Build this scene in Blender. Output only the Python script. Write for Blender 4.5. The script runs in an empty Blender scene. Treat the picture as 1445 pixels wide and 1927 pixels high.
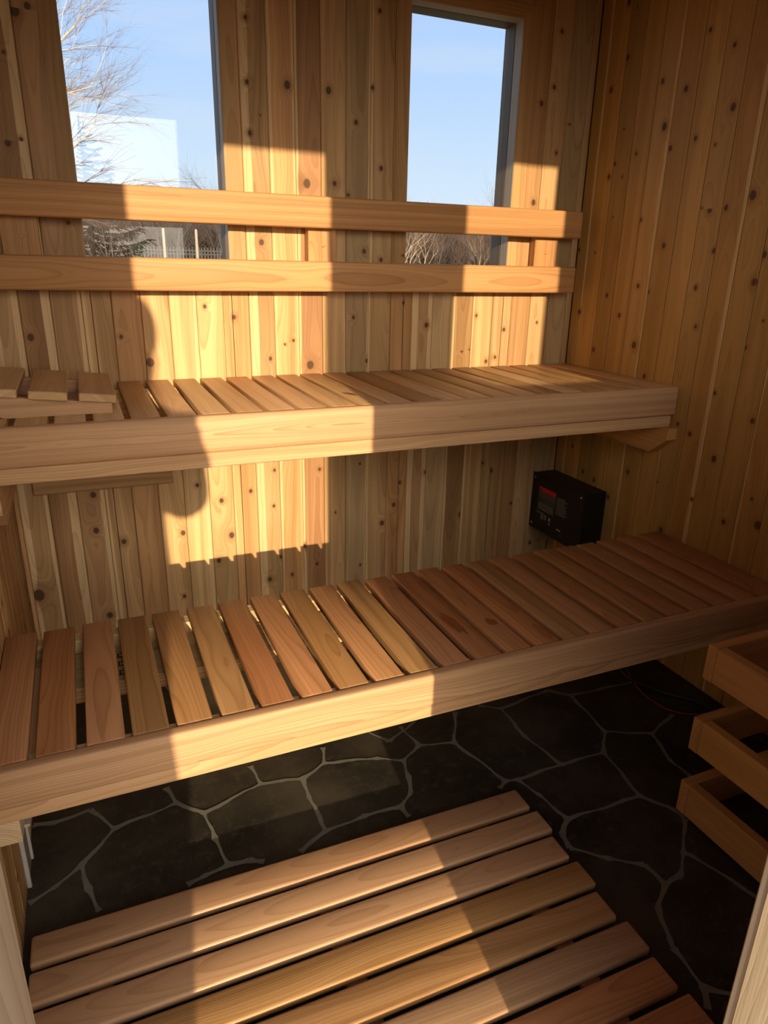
import bpy, bmesh, math, random
from mathutils import Vector, Matrix
D = bpy.data
SC = bpy.context.scene
COL = SC.collection
R = math.radians

# ---------------------------------------------------------------- camera
cam_data = D.cameras.new('camera')
cam = D.objects.new('camera', cam_data)
COL.objects.link(cam)
CR = ((0.9193324, 0.1147722, -0.3763712), (-0.3929770, 0.3162456, -0.8634569), (0.0199249, 0.9417091, 0.3358377))
CP = (-1.6835696, -2.1710439, 1.2479388)
mw = Matrix([[CR[i][0], CR[i][1], CR[i][2], CP[i]] for i in range(3)] + [[0, 0, 0, 1]])
cam.matrix_world = mw
cam_data.sensor_fit = 'VERTICAL'
cam_data.sensor_height = 36.0
cam_data.lens = 1300.478 / 1927 * 36
cam_data.clip_start = 0.005
cam_data.clip_end = 500
SC.camera = cam

# ---------------------------------------------------------------- sky, sun, exposure
SUN_DIR = Vector((-0.12, -1.0, 0.217)).normalized()      # towards the sun
SUN_POWER = 5.9
SUN_COLOR = (1.0, 0.745, 0.46)
SKY_POWER = 0.95
EXPOSURE = 0.2

SC.view_settings.view_transform = 'Standard'
SC.view_settings.look = 'None'
SC.view_settings.gamma = 1.0
SC.view_settings.use_curve_mapping = False
SC.view_settings.exposure = EXPOSURE

world = D.worlds.new('sky')
SC.world = world
world.use_nodes = True
wt = world.node_tree
wt.nodes.clear()


class G:
    """small helper to write node graphs"""
    def __init__(s, nt):
        s.nt = nt
    def n(s, typ, **kw):
        nd = s.nt.nodes.new(typ)
        for k, v in kw.items():
            setattr(nd, k, v)
        return nd
    def put(s, sock, v):
        if isinstance(v, bpy.types.NodeSocket):
            s.nt.links.new(v, sock)
        elif v is not None:
            sock.default_value = v
    def m(s, op, a, b=None, c=None, clamp=False):
        nd = s.n('ShaderNodeMath', operation=op, use_clamp=clamp)
        s.put(nd.inputs[0], a); s.put(nd.inputs[1], b); s.put(nd.inputs[2], c)
        return nd.outputs[0]
    def vm(s, op, a, b=None):
        nd = s.n('ShaderNodeVectorMath', operation=op)
        s.put(nd.inputs[0], a)
        if b is not None:
            s.put(nd.inputs[1], b)
        return nd.outputs['Value'] if op in ('DOT_PRODUCT', 'LENGTH') else nd.outputs[0]
    def xyz(s, v):
        nd = s.n('ShaderNodeSeparateXYZ'); s.put(nd.inputs[0], v)
        return nd.outputs
    def cxyz(s, x, y, z):
        nd = s.n('ShaderNodeCombineXYZ')
        s.put(nd.inputs[0], x); s.put(nd.inputs[1], y); s.put(nd.inputs[2], z)
        return nd.outputs[0]
    def mix(s, f, a, b, bt='MIX'):
        nd = s.n('ShaderNodeMix', data_type='RGBA', blend_type=bt)
        s.put(nd.inputs[0], f)
        for i, v in ((6, a), (7, b)):
            if isinstance(v, tuple) and len(v) == 3:
                v = v + (1,)
            s.put(nd.inputs[i], v)
        return nd.outputs[2]
    def noise(s, vec, scale=1.0, detail=2.0, rough=0.5, dim='3D'):
        nd = s.n('ShaderNodeTexNoise', noise_dimensions=dim)
        s.put(nd.inputs['Vector'], vec)
        nd.inputs['Scale'].default_value = scale
        nd.inputs['Detail'].default_value = detail
        nd.inputs['Roughness'].default_value = rough
        return nd.outputs[0]
    def sm(s, v, a, b, c=0.0, d=1.0):
        nd = s.n('ShaderNodeMapRange', interpolation_type='SMOOTHSTEP')
        s.put(nd.inputs[0], v)
        for i, q in ((1, a), (2, b), (3, c), (4, d)):
            s.put(nd.inputs[i], q)
        return nd.outputs[0]
    def ramp(s, v, stops):
        nd = s.n('ShaderNodeValToRGB'); s.put(nd.inputs[0], v)
        e = nd.color_ramp.elements
        while len(e) < len(stops):
            e.new(0.5)
        for i, (p, c) in enumerate(stops):
            e[i].position = p; e[i].color = tuple(c) + (1,)
        return nd.outputs[0]


g = G(wt)
tc = g.n('ShaderNodeTexCoord')
dx, dy, dz = g.xyz(tc.outputs['Generated'])
el = g.m('MAXIMUM', dz, 0.0)
base = g.ramp(el, [(0.0, (0.80, 0.88, 0.95)), (0.10, (0.66, 0.81, 0.97)), (0.25, (0.45, 0.66, 1.0)), (0.45, (0.30, 0.52, 0.95)), (1.0, (0.13, 0.28, 0.66))])
cl = g.noise(g.cxyz(g.m('MULTIPLY', dx, 2.0), g.m('MULTIPLY', dy, 2.0), g.m('MULTIPLY', dz, 16.0)), 1.0, 4.0, 0.55)
base = g.mix(g.m('MULTIPLY', g.sm(cl, 0.42, 0.75), 0.42), base, (0.74, 0.80, 0.88))
sd = g.vm('DOT_PRODUCT', tc.outputs['Generated'], tuple(SUN_DIR))
glow = g.m('POWER', g.m('MAXIMUM', sd, 0.0), 4.5)
glow2 = g.m('POWER', g.m('MAXIMUM', sd, 0.0), 60.0)
base = g.mix(1.0, base, g.mix(g.m('MULTIPLY', glow, 1.0), (0, 0, 0), (6.5, 5.5, 4.2)), 'ADD')
base = g.mix(1.0, base, g.mix(glow2, (0, 0, 0), (6.5, 5.5, 4.2)), 'ADD')
bg = g.n('ShaderNodeBackground')
g.put(bg.inputs[0], base)
bg.inputs[1].default_value = SKY_POWER
wo = g.n('ShaderNodeOutputWorld')
wt.links.new(bg.outputs[0], wo.inputs[0])

sun_data = D.lights.new('sun', 'SUN')
sun_data.energy = SUN_POWER
sun_data.color = SUN_COLOR
sun_data.angle = R(0.6)
sun = D.objects.new('sun', sun_data)
COL.objects.link(sun)
sun.rotation_euler = SUN_DIR.to_track_quat('Z', 'Y').to_euler()
sun.location = SUN_DIR * 30

# ---------------------------------------------------------------- materials


def new_mat(name):
    m = D.materials.new(name)
    m.use_nodes = True
    nt = m.node_tree
    nt.nodes.clear()
    g = G(nt)
    out = g.n('ShaderNodeOutputMaterial')
    b = g.n('ShaderNodeBsdfPrincipled')
    nt.links.new(b.outputs[0], out.inputs[0])
    return m, g, b, out


def flat(name, col, rough=0.5, metal=0.0, spec=0.5, var=0.0):
    m, g, b, o = new_mat(name)
    if var:
        t = g.n('ShaderNodeTexCoord')
        n = g.noise(t.outputs['Object'], 30, 4)
        c2 = tuple(c * (1 - var) for c in col)
        g.put(b.inputs['Base Color'], g.mix(n, c2, col))
    else:
        b.inputs['Base Color'].default_value = tuple(col) + (1,)
    b.inputs['Roughness'].default_value = rough
    b.inputs['Metallic'].default_value = metal
    b.inputs['Specular IOR Level'].default_value = spec
    return m


def wood(name, cols, sap=0.0, sapcol=(0.72, 0.50, 0.27), knots=0.0, ring=0.28, ringw=0.0045, rough=0.55, stripe=0.25, val=0.18, spec=0.3, kscale=6.0, traced=False):
    """procedural cedar: growth rings round a random pith, sapwood edges, knots; 'wp' = position in the board, 'rn' = board random numbers"""
    m, g, b, o = new_mat(name)
    wp = g.n('ShaderNodeAttribute', attribute_name='wp').outputs['Vector']
    rn = g.n('ShaderNodeAttribute', attribute_name='rn').outputs['Vector']
    L, W, T = g.xyz(wp)
    r1, r2, r3 = g.xyz(rn)
    warp = g.m('SUBTRACT', g.noise(g.cxyz(g.m('MULTIPLY', L, 1.7), g.m('MULTIPLY', W, 5.0), g.m('MULTIPLY', r1, 50.0)), 1.0, 2.0), 0.5)
    warp2 = g.m('SUBTRACT', g.noise(g.cxyz(g.m('MULTIPLY', L, 9.0), g.m('MULTIPLY', W, 20.0), g.m('MULTIPLY', r2, 50.0)), 1.0, 2.0), 0.5)
    bump = 0.0
    if traced:
        kL, kW, kR = g.xyz(g.n('ShaderNodeAttribute', attribute_name='kn').outputs['Vector'])
        a_ = g.m('MULTIPLY', g.m('SUBTRACT', L, kL), 0.82); b_ = g.m('SUBTRACT', W, kW)
        kd = g.m('SQRT', g.m('ADD', g.m('MULTIPLY', a_, a_), g.m('MULTIPLY', b_, b_)))
        kd = g.m('ADD', kd, g.m('MULTIPLY', warp2, g.m('MULTIPLY', kR, 1.3)))
        keep = g.m('GREATER_THAN', kR, 0.0001)
        rad = g.m('MAXIMUM', kR, 0.0005)
        knots = 1.0
    elif knots > 0:
        kv = g.cxyz(g.m('ADD', g.m('MULTIPLY', L, kscale), g.m('MULTIPLY', r1, 57.0)), g.m('ADD', g.m('MULTIPLY', W, kscale), g.m('MULTIPLY', r2, 91.0)), 0.0)
        vo = g.n('ShaderNodeTexVoronoi', voronoi_dimensions='2D', feature='F1')
        g.put(vo.inputs['Vector'], kv)
        vo.inputs['Scale'].default_value = 1.0
        kd = g.m('ADD', g.m('DIVIDE', vo.outputs['Distance'], kscale), g.m('MULTIPLY', warp2, 0.006))
        kr, kg, kb = g.xyz(vo.outputs['Color'])
        keep = g.m('LESS_THAN', kr, knots)
        rad = g.m('ADD', 0.0028, g.m('MULTIPLY', g.m('POWER', kg, 2.0), 0.009))
    if knots > 0:
        kmask = g.m('MULTIPLY', keep, g.sm(kd, g.m('MULTIPLY', rad, 0.75), g.m('MULTIPLY', rad, 1.25), 1.0, 0.0))
        halo = g.m('MULTIPLY', keep, g.sm(kd, rad, g.m('MULTIPLY', rad, 3.2), 1.0, 0.0))
        q = g.m('DIVIDE', kd, g.m('MULTIPLY', rad, 2.6))
        bump = g.m('MULTIPLY', g.m('MULTIPLY', keep, g.m('MULTIPLY', rad, 1.3)), g.m('EXPONENT', g.m('MULTIPLY', g.m('MULTIPLY', q, q), -1.0)))
    wv = g.m('ADD', g.m('SUBTRACT', W, g.m('MULTIPLY', g.m('SUBTRACT', r2, 0.5), 0.10)), g.m('MULTIPLY', warp, 0.018))
    tv = g.m('ADD', g.m('ADD', T, g.m('ADD', 0.022, g.m('MULTIPLY', r3, 0.085))), g.m('ADD', g.m('MULTIPLY', L, g.m('MULTIPLY', g.m('SUBTRACT', r1, 0.5), 0.05)), g.m('MULTIPLY', warp, 0.03)))
    rr = g.m('SQRT', g.m('ADD', g.m('MULTIPLY', wv, wv), g.m('MULTIPLY', tv, tv)))
    rr = g.m('ADD', g.m('ADD', rr, bump), g.m('MULTIPLY', warp2, 0.0012))
    fr = g.m('FRACT', g.m('DIVIDE', rr, ringw))
    late = g.m('POWER', fr, 4.0)
    late = g.m('MULTIPLY', late, g.sm(fr, 0.96, 1.0, 1.0, 0.0))
    fib = g.noise(g.cxyz(g.m('MULTIPLY', L, 7.0), g.m('MULTIPLY', W, 420.0), g.m('ADD', g.m('MULTIPLY', T, 420.0), g.m('MULTIPLY', r1, 30.0))), 1.0, 2.0, 0.6)
    strp = g.noise(g.cxyz(g.m('MULTIPLY', L, 0.7), g.m('MULTIPLY', rr, 60.0 if traced else 85.0), g.m('MULTIPLY', r1, 80.0)), 1.0, 3.0, 0.6)
    h2 = g.m('FRACT', g.m('ADD', g.m('MULTIPLY', r1, 7.31), g.m('MULTIPLY', r2, 3.77)))
    h3 = g.m('FRACT', g.m('ADD', g.m('MULTIPLY', r3, 5.17), g.m('MULTIPLY', r1, 2.91)))
    if len(cols) == 1:
        cols = cols * 2
    n = len(cols)
    stops = []
    for i, c in enumerate(cols):
        stops.append(((i + 0.5) / n, c))
    c = g.n('ShaderNodeAttribute', attribute_name='bc').outputs['Color'] if traced else g.ramp(h2, stops)
    # board brightness
    hsv = g.n('ShaderNodeHueSaturation')
    g.put(hsv.inputs['Color'], c)
    g.put(hsv.inputs['Value'], g.m('ADD', 1.0 - val, g.m('MULTIPLY', h3, 2 * val)))
    c = hsv.outputs[0]
    k = g.sm(strp, 0.3, 0.7, 1.0 - stripe, 1.0 + stripe * 0.7)
    c = g.mix(1.0, c, g.cxyz(k, g.m('POWER', k, 1.15), g.m('POWER', k, 1.4)), 'MULTIPLY')
    if sap > 0:
        th = g.m('ADD', 0.040, g.m('MULTIPLY', h3, 0.075))
        on = g.m('LESS_THAN', g.m('FRACT', g.m('ADD', g.m('MULTIPLY', r2, 11.3), r3)), sap)
        sm_ = g.m('MULTIPLY', on, g.sm(rr, th, g.m('ADD', th, 0.0022)))
        c = g.mix(g.m('MULTIPLY', sm_, 0.85), c, sapcol)
    if traced:
        sL, sR, hw = g.xyz(g.n('ShaderNodeAttribute', attribute_name='sp').outputs['Vector'])
        wob = g.m('ADD', g.m('MULTIPLY', warp, 0.022), g.m('MULTIPLY', bump, 0.5))
        dl_ = g.m('ADD', g.m('ADD', W, hw), wob); dr_ = g.m('ADD', g.m('SUBTRACT', hw, W), wob)
        s1 = g.m('MULTIPLY', g.m('GREATER_THAN', sL, 0.0005), g.sm(g.m('SUBTRACT', dl_, sL), -0.0008, 0.0012, 1.0, 0.0))
        s2 = g.m('MULTIPLY', g.m('GREATER_THAN', sR, 0.0005), g.sm(g.m('SUBTRACT', dr_, sR), -0.0008, 0.0012, 1.0, 0.0))
        c = g.mix(g.m('MULTIPLY', g.m('MAXIMUM', s1, s2), 0.88), c, sapcol)
    dk = g.m('SUBTRACT', 1.0, g.m('MULTIPLY', late, ring))
    dk = g.m('MULTIPLY', dk, g.m('ADD', 0.90, g.m('MULTIPLY', fib, 0.2)))
    c = g.mix(1.0, c, g.cxyz(dk, g.m('POWER', dk, 1.25), g.m('POWER', dk, 1.5)), 'MULTIPLY')
    if knots > 0:
        c = g.mix(g.m('MULTIPLY', halo, 0.45), c, (0.26, 0.115, 0.035))
        kk = g.m('FRACT', g.m('DIVIDE', kd, 0.0022))
        c = g.mix(g.m('MULTIPLY', kmask, 0.92), c, g.mix(kk, (0.10, 0.045, 0.02), (0.035, 0.018, 0.010)))
    g.put(b.inputs['Base Color'], c)
    b.inputs['Roughness'].default_value = rough
    b.inputs['Specular IOR Level'].default_value = spec
    bn = g.n('ShaderNodeBump')
    bn.inputs['Strength'].default_value = 0.25
    bn.inputs['Distance'].default_value = 0.0006
    g.put(bn.inputs['Height'], g.m('ADD', g.m('MULTIPLY', late, -0.6), fib))
    g.put(b.inputs['Normal'], bn.outputs[0])
    return m


M = {}
M['panel'] = wood('cedar_panelling', [(0.5, 0.3, 0.14)], sapcol=(0.72, 0.53, 0.29), ring=0.22, stripe=0.26, traced=True)
M['side_traced'] = wood('cedar_side_panelling', [(0.5, 0.3, 0.14)], sapcol=(0.62, 0.43, 0.20), ring=0.16, stripe=0.15, traced=True)
M['side'] = wood('cedar_plain_panelling', [(0.42, 0.25, 0.10), (0.46, 0.28, 0.11), (0.38, 0.22, 0.085)], sap=0.2, sapcol=(0.60, 0.42, 0.20), knots=0.7, ring=0.2, stripe=0.3, val=0.12, kscale=6.5)
M['casing'] = wood('cedar_casing', [(0.46, 0.28, 0.12), (0.50, 0.31, 0.135)], knots=0.3, ring=0.18)
M['slat_red'] = wood('reddish_cedar_slats', [(0.46, 0.225, 0.10), (0.50, 0.265, 0.125), (0.41, 0.23, 0.085), (0.40, 0.175, 0.07), (0.47, 0.235, 0.108)], ring=0.3, stripe=0.14, val=0.09, rough=0.45)
M['slat_tan'] = wood('tan_cedar_slats', [(0.58, 0.37, 0.19), (0.62, 0.42, 0.23), (0.54, 0.35, 0.165), (0.47, 0.28, 0.115), (0.58, 0.36, 0.195)], ring=0.16, stripe=0.12, val=0.08, rough=0.45)
M['frame'] = wood('yellowish_cedar_rails', [(0.57, 0.36, 0.19), (0.55, 0.345, 0.18)], ring=0.25, ringw=0.0045, stripe=0.14, val=0.05)
M['fascia'] = wood('pinkish_cedar_boards', [(0.54, 0.33, 0.18), (0.55, 0.345, 0.19)], ring=0.3, ringw=0.0032, stripe=0.16, val=0.05)
M['rail'] = wood('orange_cedar_rails', [(0.53, 0.285, 0.118), (0.50, 0.268, 0.11)], ring=0.26, ringw=0.005, stripe=0.2, val=0.05)
M['mat'] = wood('cedar_floor_slats', [(0.47, 0.30, 0.17), (0.46, 0.27, 0.15), (0.48, 0.28, 0.165)], ring=0.2, ringw=0.003, stripe=0.16, val=0.07, rough=0.4)
M['olive'] = wood('olive_brown_cedar', [(0.37, 0.215, 0.088), (0.39, 0.225, 0.10)], ring=0.22, ringw=0.003, stripe=0.25, val=0.05, rough=0.42)
M['dark_red'] = wood('dark_red_cedar', [(0.37, 0.165, 0.07)], ring=0.2, stripe=0.18, val=0.03, rough=0.42)
M['guard'] = wood('heater_guard_cedar', [(0.54, 0.28, 0.10), (0.56, 0.31, 0.095)], ring=0.12, stripe=0.12, val=0.05)
M['pine'] = wood('pale_pine', [(0.66, 0.52, 0.33), (0.70, 0.55, 0.36)], ring=0.22, ringw=0.006, stripe=0.12, val=0.05)
M['pine_old'] = wood('framing_pine', [(0.62, 0.50, 0.34), (0.66, 0.47, 0.24)], ring=0.4, ringw=0.005, stripe=0.2, val=0.1)
M['jamb'] = wood('greyish_primed_jamb', [(0.46, 0.38, 0.28)], ring=0.15, stripe=0.1, val=0.02)
M['stop'] = wood('dark_window_stop', [(0.17, 0.12, 0.075)], ring=0.15, stripe=0.1, val=0.02)
M['core'] = flat('wall_core', (0.10, 0.07, 0.04), 0.9)
M['siding'] = flat('outside_siding', (0.30, 0.22, 0.14), 0.8, var=0.3)
M['black'] = flat('black_steel', (0.006, 0.006, 0.006), 0.45, spec=0.4)
M['screw'] = flat('screw_steel', (0.6, 0.6, 0.56), 0.3, 1.0)
M['red'] = flat('red_label', (0.62, 0.02, 0.012), 0.5)
M['label_grey'] = flat('label_print_grey', (0.17, 0.16, 0.13), 0.6)
M['label_white'] = flat('label_print_white', (0.45, 0.43, 0.40), 0.6)
M['stain'] = wood('wet_stained_cedar', [(0.27, 0.10, 0.035)], ring=0.2, rough=0.3)
M['stamp'] = flat('black_ink', (0.02, 0.018, 0.015), 0.8)
M['cable_grey'] = flat('grey_cable_jacket', (0.25, 0.23, 0.20), 0.5)
M['cable_red'] = flat('red_cable_jacket', (0.35, 0.03, 0.03), 0.5)
M['cable_black'] = flat('black_cable_jacket', (0.012, 0.012, 0.012), 0.45)
M['white_plastic'] = flat('white_plastic', (0.42, 0.39, 0.34), 0.45)
M['grey_plastic'] = flat('grey_plastic', (0.20, 0.18, 0.16), 0.5)
M['bark'] = flat('grey_bark', (0.075, 0.064, 0.054), 0.9, var=0.4)
M['twig'] = flat('brown_twigs', (0.085, 0.067, 0.055), 0.9)
M['twig_red'] = flat('reddish_twigs', (0.15, 0.088, 0.055), 0.9)
M['birch'] = flat('pale_birch_bark', (0.48, 0.38, 0.27), 0.8, var=0.3)
M['birch_twig'] = flat('birch_twigs', (0.17, 0.115, 0.09), 0.9)
M['brush'] = flat('grey_brown_brush', (0.10, 0.07, 0.054), 0.9, var=0.5)
M['evergreen'] = flat('dark_needles', (0.045, 0.06, 0.025), 0.9, var=0.4)
M['post'] = flat('pale_post', (0.30, 0.25, 0.20), 0.8, var=0.2)
M['fence'] = flat('dark_fence', (0.03, 0.03, 0.03), 0.7)
M['coat'] = flat('dark_coat_cloth', (0.03, 0.035, 0.05), 0.9, var=0.3)
M['trousers'] = flat('dark_denim', (0.03, 0.04, 0.07), 0.9, var=0.3)
M['skin'] = flat('skin', (0.55, 0.32, 0.22), 0.5)
M['hair'] = flat('brown_hair', (0.06, 0.035, 0.02), 0.7)
M['boot'] = flat('boot_leather', (0.03, 0.02, 0.015), 0.6)
M['glass_phone'] = flat('phone_glass', (0.01, 0.01, 0.012), 0.15)

m, g, b, o = new_mat('window_glass')
g.nt.nodes.remove(b)
lw = g.n('ShaderNodeFresnel'); lw.inputs['IOR'].default_value = 1.5
tr = g.n('ShaderNodeBsdfTransparent'); tr.inputs[0].default_value = (0.93, 0.95, 0.96, 1)
gl = g.n('ShaderNodeBsdfGlossy'); gl.inputs['Roughness'].default_value = 0.0
mx = g.n('ShaderNodeMixShader')
g.put(mx.inputs[0], g.m('MULTIPLY', lw.outputs[0], 0.85, clamp=True))
g.nt.links.new(tr.outputs[0], mx.inputs[1]); g.nt.links.new(gl.outputs[0], mx.inputs[2])
g.nt.links.new(mx.outputs[0], o.inputs[0])
M['glass'] = m

m, g, b, o = new_mat('dark_slate')
t = g.n('ShaderNodeTexCoord')
P = t.outputs['Object']
n1 = g.noise(P, 4.0, 5.0, 0.6); n2 = g.noise(P, 28.0, 6.0, 0.7); n3 = g.noise(P, 140.0, 3.0, 0.6)
c = g.ramp(n1, [(0.32, (0.014, 0.013, 0.010)), (0.48, (0.030, 0.027, 0.020)), (0.62, (0.055, 0.047, 0.033)), (0.78, (0.085, 0.070, 0.048))])
c = g.mix(g.sm(n2, 0.5, 0.7), c, (0.055, 0.050, 0.036))
c = g.mix(g.sm(n3, 0.62, 0.75), c, (0.085, 0.08, 0.06))
g.put(b.inputs['Base Color'], c)
b.inputs['Roughness'].default_value = 0.62
b.inputs['Specular IOR Level'].default_value = 0.25
bn = g.n('ShaderNodeBump'); bn.inputs['Strength'].default_value = 0.5; bn.inputs['Distance'].default_value = 0.002
g.put(bn.inputs['Height'], g.m('ADD', n2, g.m('MULTIPLY', n3, 0.3)))
g.put(b.inputs['Normal'], bn.outputs[0])
M['slate'] = m
M['grout'] = flat('grey_grout', (0.21, 0.21, 0.17), 0.85, var=0.45, spec=0.2)

m, g, b, o = new_mat('winter_grass')
t = g.n('ShaderNodeTexCoord')
n1 = g.noise(t.outputs['Object'], 0.4, 5.0, 0.6); n2 = g.noise(t.outputs['Object'], 9.0, 5.0, 0.7)
c = g.ramp(n1, [(0.3, (0.12, 0.12, 0.05)), (0.7, (0.24, 0.20, 0.11))])
c = g.mix(g.sm(n2, 0.4, 0.7), c, (0.16, 0.13, 0.08))
g.put(b.inputs['Base Color'], c)
b.inputs['Roughness'].default_value = 0.95
M['grass'] = m

# ---------------------------------------------------------------- mesh helpers
rng = random.Random(7)


class MB:
    """collects pieces, then builds ONE mesh object; boards carry grain coordinates"""
    def __init__(s):
        s.v = []; s.f = []; s.wp = []; s.rn = []; s.mi = []; s.sm = []; s.bc = []; s.sp = []; s.kn = []
    def add(s, verts, faces, wp=None, rn=None, mi=0, smooth=False, bc=(0.48, 0.29, 0.13), sp=(0, 0, 0.04), kn=(0, 0, 0)):
        o = len(s.v)
        s.bc += [bc] * len(verts); s.sp += [sp] * len(verts); s.kn += [kn] * len(verts)
        s.v += [tuple(v) for v in verts]
        s.f += [tuple(i + o for i in f) for f in faces]
        s.wp += wp if wp else [tuple(v) for v in verts]
        s.rn += [rn or (0.5, 0.5, 0.5)] * len(verts)
        s.mi += [mi] * len(faces)
        s.sm += [smooth] * len(faces)
    def board(s, lo, hi, axis=0, wide=None, bev=0.002, seg=1, rn=None, mi=0, mat=None, org=None, smooth=None):
        """box lo..hi; axis = grain direction, wide = index of the board's width axis"""
        rn = rn or (rng.random(), rng.random(), rng.random())
        bm = bmesh.new()
        sz = [hi[i] - lo[i] for i in range(3)]
        ce = [(hi[i] + lo[i]) / 2 for i in range(3)]
        bmesh.ops.create_cube(bm, size=1)
        for v in bm.verts:
            v.co = Vector([v.co[i] * sz[i] + ce[i] for i in range(3)])
        if bev > 0:
            bmesh.ops.bevel(bm, geom=bm.edges[:], offset=min(bev, min(sz) * 0.45), segments=seg, profile=0.5, affect='EDGES')
        bm.verts.index_update()
        rest = [i for i in range(3) if i != axis]
        if wide is None:
            wide = rest[0] if sz[rest[0]] >= sz[rest[1]] else rest[1]
        th = [i for i in rest if i != wide][0]
        og = org or ce
        vs = [v.co.copy() for v in bm.verts]
        wp = [(p[axis] - og[axis], p[wide] - og[wide], p[th] - og[th]) for p in vs]
        if mat is not None:
            vs = [mat @ p for p in vs]
        s.add(vs, [[v.index for v in f.verts] for f in bm.faces], wp, rn, mi, (seg > 1) if smooth is None else smooth)
        bm.free()
    def plank(s, w0, w1, l0, l1, place, knots, bc, sp, rn, lo, mi=0, th=0.015, bev=0.0028, eb=(True, True)):
        """upright wall board with chamfered edges; place(w, l, d) -> xyz, d = depth behind the face"""
        b0 = bev if eb[0] else 0.0; b1 = bev if eb[1] else 0.0
        prof = [(w0, th), (w0, b0 * 0.8), (w0 + b0, 0.0), (w1 - b1, 0.0), (w1, b1 * 0.8), (w1, th)]
        ks = sorted(k for k in knots if l0 - 0.08 < k[0] < l1 + 0.08)
        cuts = [l0] + [min(max((p[0] + q[0]) / 2, l0), l1) for p, q in zip(ks, ks[1:])] + [l1]
        if not ks:
            ks = [(0, 0, 0)]
        wc = sp[3]
        for i, k in enumerate(ks):
            za, zb = cuts[i], cuts[i + 1]
            if zb - za < 1e-5:
                continue
            kn = (k[0] - lo, k[1] - wc, k[2])
            for q in range(5):
                (wa, da), (wb, db) = prof[q], prof[q + 1]
                pts = [(wa, za, da), (wb, za, db), (wb, zb, db), (wa, zb, da)]
                s.add([place(*p) for p in pts], [(0, 1, 2, 3)], [(p[1] - lo, p[0] - wc, p[2]) for p in pts], rn, mi, False, bc, sp[:3], kn)
    def prism(s, poly, axis, a, b, grain=0, rn=None, mi=0, mat=None):
        """polygon in the two other axes, extruded a..b along axis"""
        rn = rn or (rng.random(), rng.random(), rng.random())
        n = len(poly); vs = []
        for q in (a, b):
            for p in poly:
                c = list(p); c.insert(axis, q); vs.append(Vector(c))
        fs = [[i, (i + 1) % n, n + (i + 1) % n, n + i] for i in range(n)] + [list(range(n))[::-1], [n + i for i in range(n)]]
        rest = [i for i in range(3) if i != grain]
        ce = sum(vs, Vector()) / len(vs)
        wp = [(p[grain] - ce[grain], p[rest[0]] - ce[rest[0]], p[rest[1]] - ce[rest[1]]) for p in vs]
        if mat is not None:
            vs = [mat @ p for p in vs]
        bm = bmesh.new()
        bv = [bm.verts.new(p) for p in vs]
        for f in fs:
            bm.faces.new([bv[i] for i in f])
        bmesh.ops.recalc_face_normals(bm, faces=bm.faces[:])
        bm.verts.index_update()
        s.add(vs, [[v.index for v in f.verts] for f in bm.faces], wp, rn, mi)
        bm.free()
    def seg(s, p0, p1, r0, r1, n=4, mi=0):
        p0 = Vector(p0); p1 = Vector(p1); d = (p1 - p0)
        if d.length < 1e-6:
            return
        d.normalize()
        u = d.orthogonal().normalized(); w = d.cross(u)
        vs = []
        for p, r in ((p0, r0), (p1, r1)):
            for i in range(n):
                a = 2 * math.pi * i / n
                vs.append(p + (u * math.cos(a) + w * math.sin(a)) * r)
        s.add(vs, [[i, (i + 1) % n, n + (i + 1) % n, n + i] for i in range(n)], mi=mi, smooth=n > 4)
    def tube(s, pts, r, n=8, mi=0):
        """swept tube with caps"""
        pts = [Vector(p) for p in pts]
        rings = []; u = None
        for i, p in enumerate(pts):
            d = (pts[min(i + 1, len(pts) - 1)] - pts[max(i - 1, 0)]).normalized()
            u = d.orthogonal().normalized() if u is None else (u - d * u.dot(d)).normalized()
            w = d.cross(u)
            rad = r[i] if isinstance(r, (list, tuple)) else r
            rings.append([p + (u * math.cos(2 * math.pi * k / n) + w * math.sin(2 * math.pi * k / n)) * rad for k in range(n)])
        vs = [v for ring in rings for v in ring]
        fs = []
        for i in range(len(pts) - 1):
            for k in range(n):
                fs.append([i * n + k, i * n + (k + 1) % n, (i + 1) * n + (k + 1) % n, (i + 1) * n + k])
        fs.append(list(range(n))[::-1]); fs.append([(len(pts) - 1) * n + k for k in range(n)])
        s.add(vs, fs, mi=mi, smooth=True)
    def disc(s, c, nrm, r, h, n=16, mi=0):
        c = Vector(c); nrm = Vector(nrm).normalized()
        s.tube([c, c + nrm * h * 0.7, c + nrm * h], [r, r, r * 0.8], n, mi)
    def build(s, name, mats, parent=None, label=None, cat=None, group=None, kind=None):
        me = D.meshes.new(name)
        me.from_pydata(s.v, [], s.f)
        a = me.attributes.new('wp', 'FLOAT_VECTOR', 'POINT')
        a.data.foreach_set('vector', [c for p in s.wp for c in p])
        a = me.attributes.new('rn', 'FLOAT_VECTOR', 'POINT')
        a.data.foreach_set('vector', [c for p in s.rn for c in p])
        if any(k[2] for k in s.kn):
            for nm, src in (('bc', s.bc), ('sp', s.sp), ('kn', s.kn)):
                a = me.attributes.new(nm, 'FLOAT_VECTOR', 'POINT')
                a.data.foreach_set('vector', [c for p in src for c in p])
        if not isinstance(mats, (list, tuple)):
            mats = [mats]
        for q in mats:
            me.materials.append(M[q])
        me.polygons.foreach_set('material_index', s.mi)
        me.polygons.foreach_set('use_smooth', s.sm)
        me.update()
        o = D.objects.new(name, me)
        COL.objects.link(o)
        tag(o, label, cat, group, kind)
        if parent is not None:
            par(o, parent)
        return o


def tag(o, label=None, cat=None, group=None, kind=None):
    if label: o['label'] = label
    if cat: o['category'] = cat
    if group: o['group'] = group
    if kind: o['kind'] = kind
    return o


def par(o, p):
    o.parent = p
    o.matrix_parent_inverse = p.matrix_basis.inverted()


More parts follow.
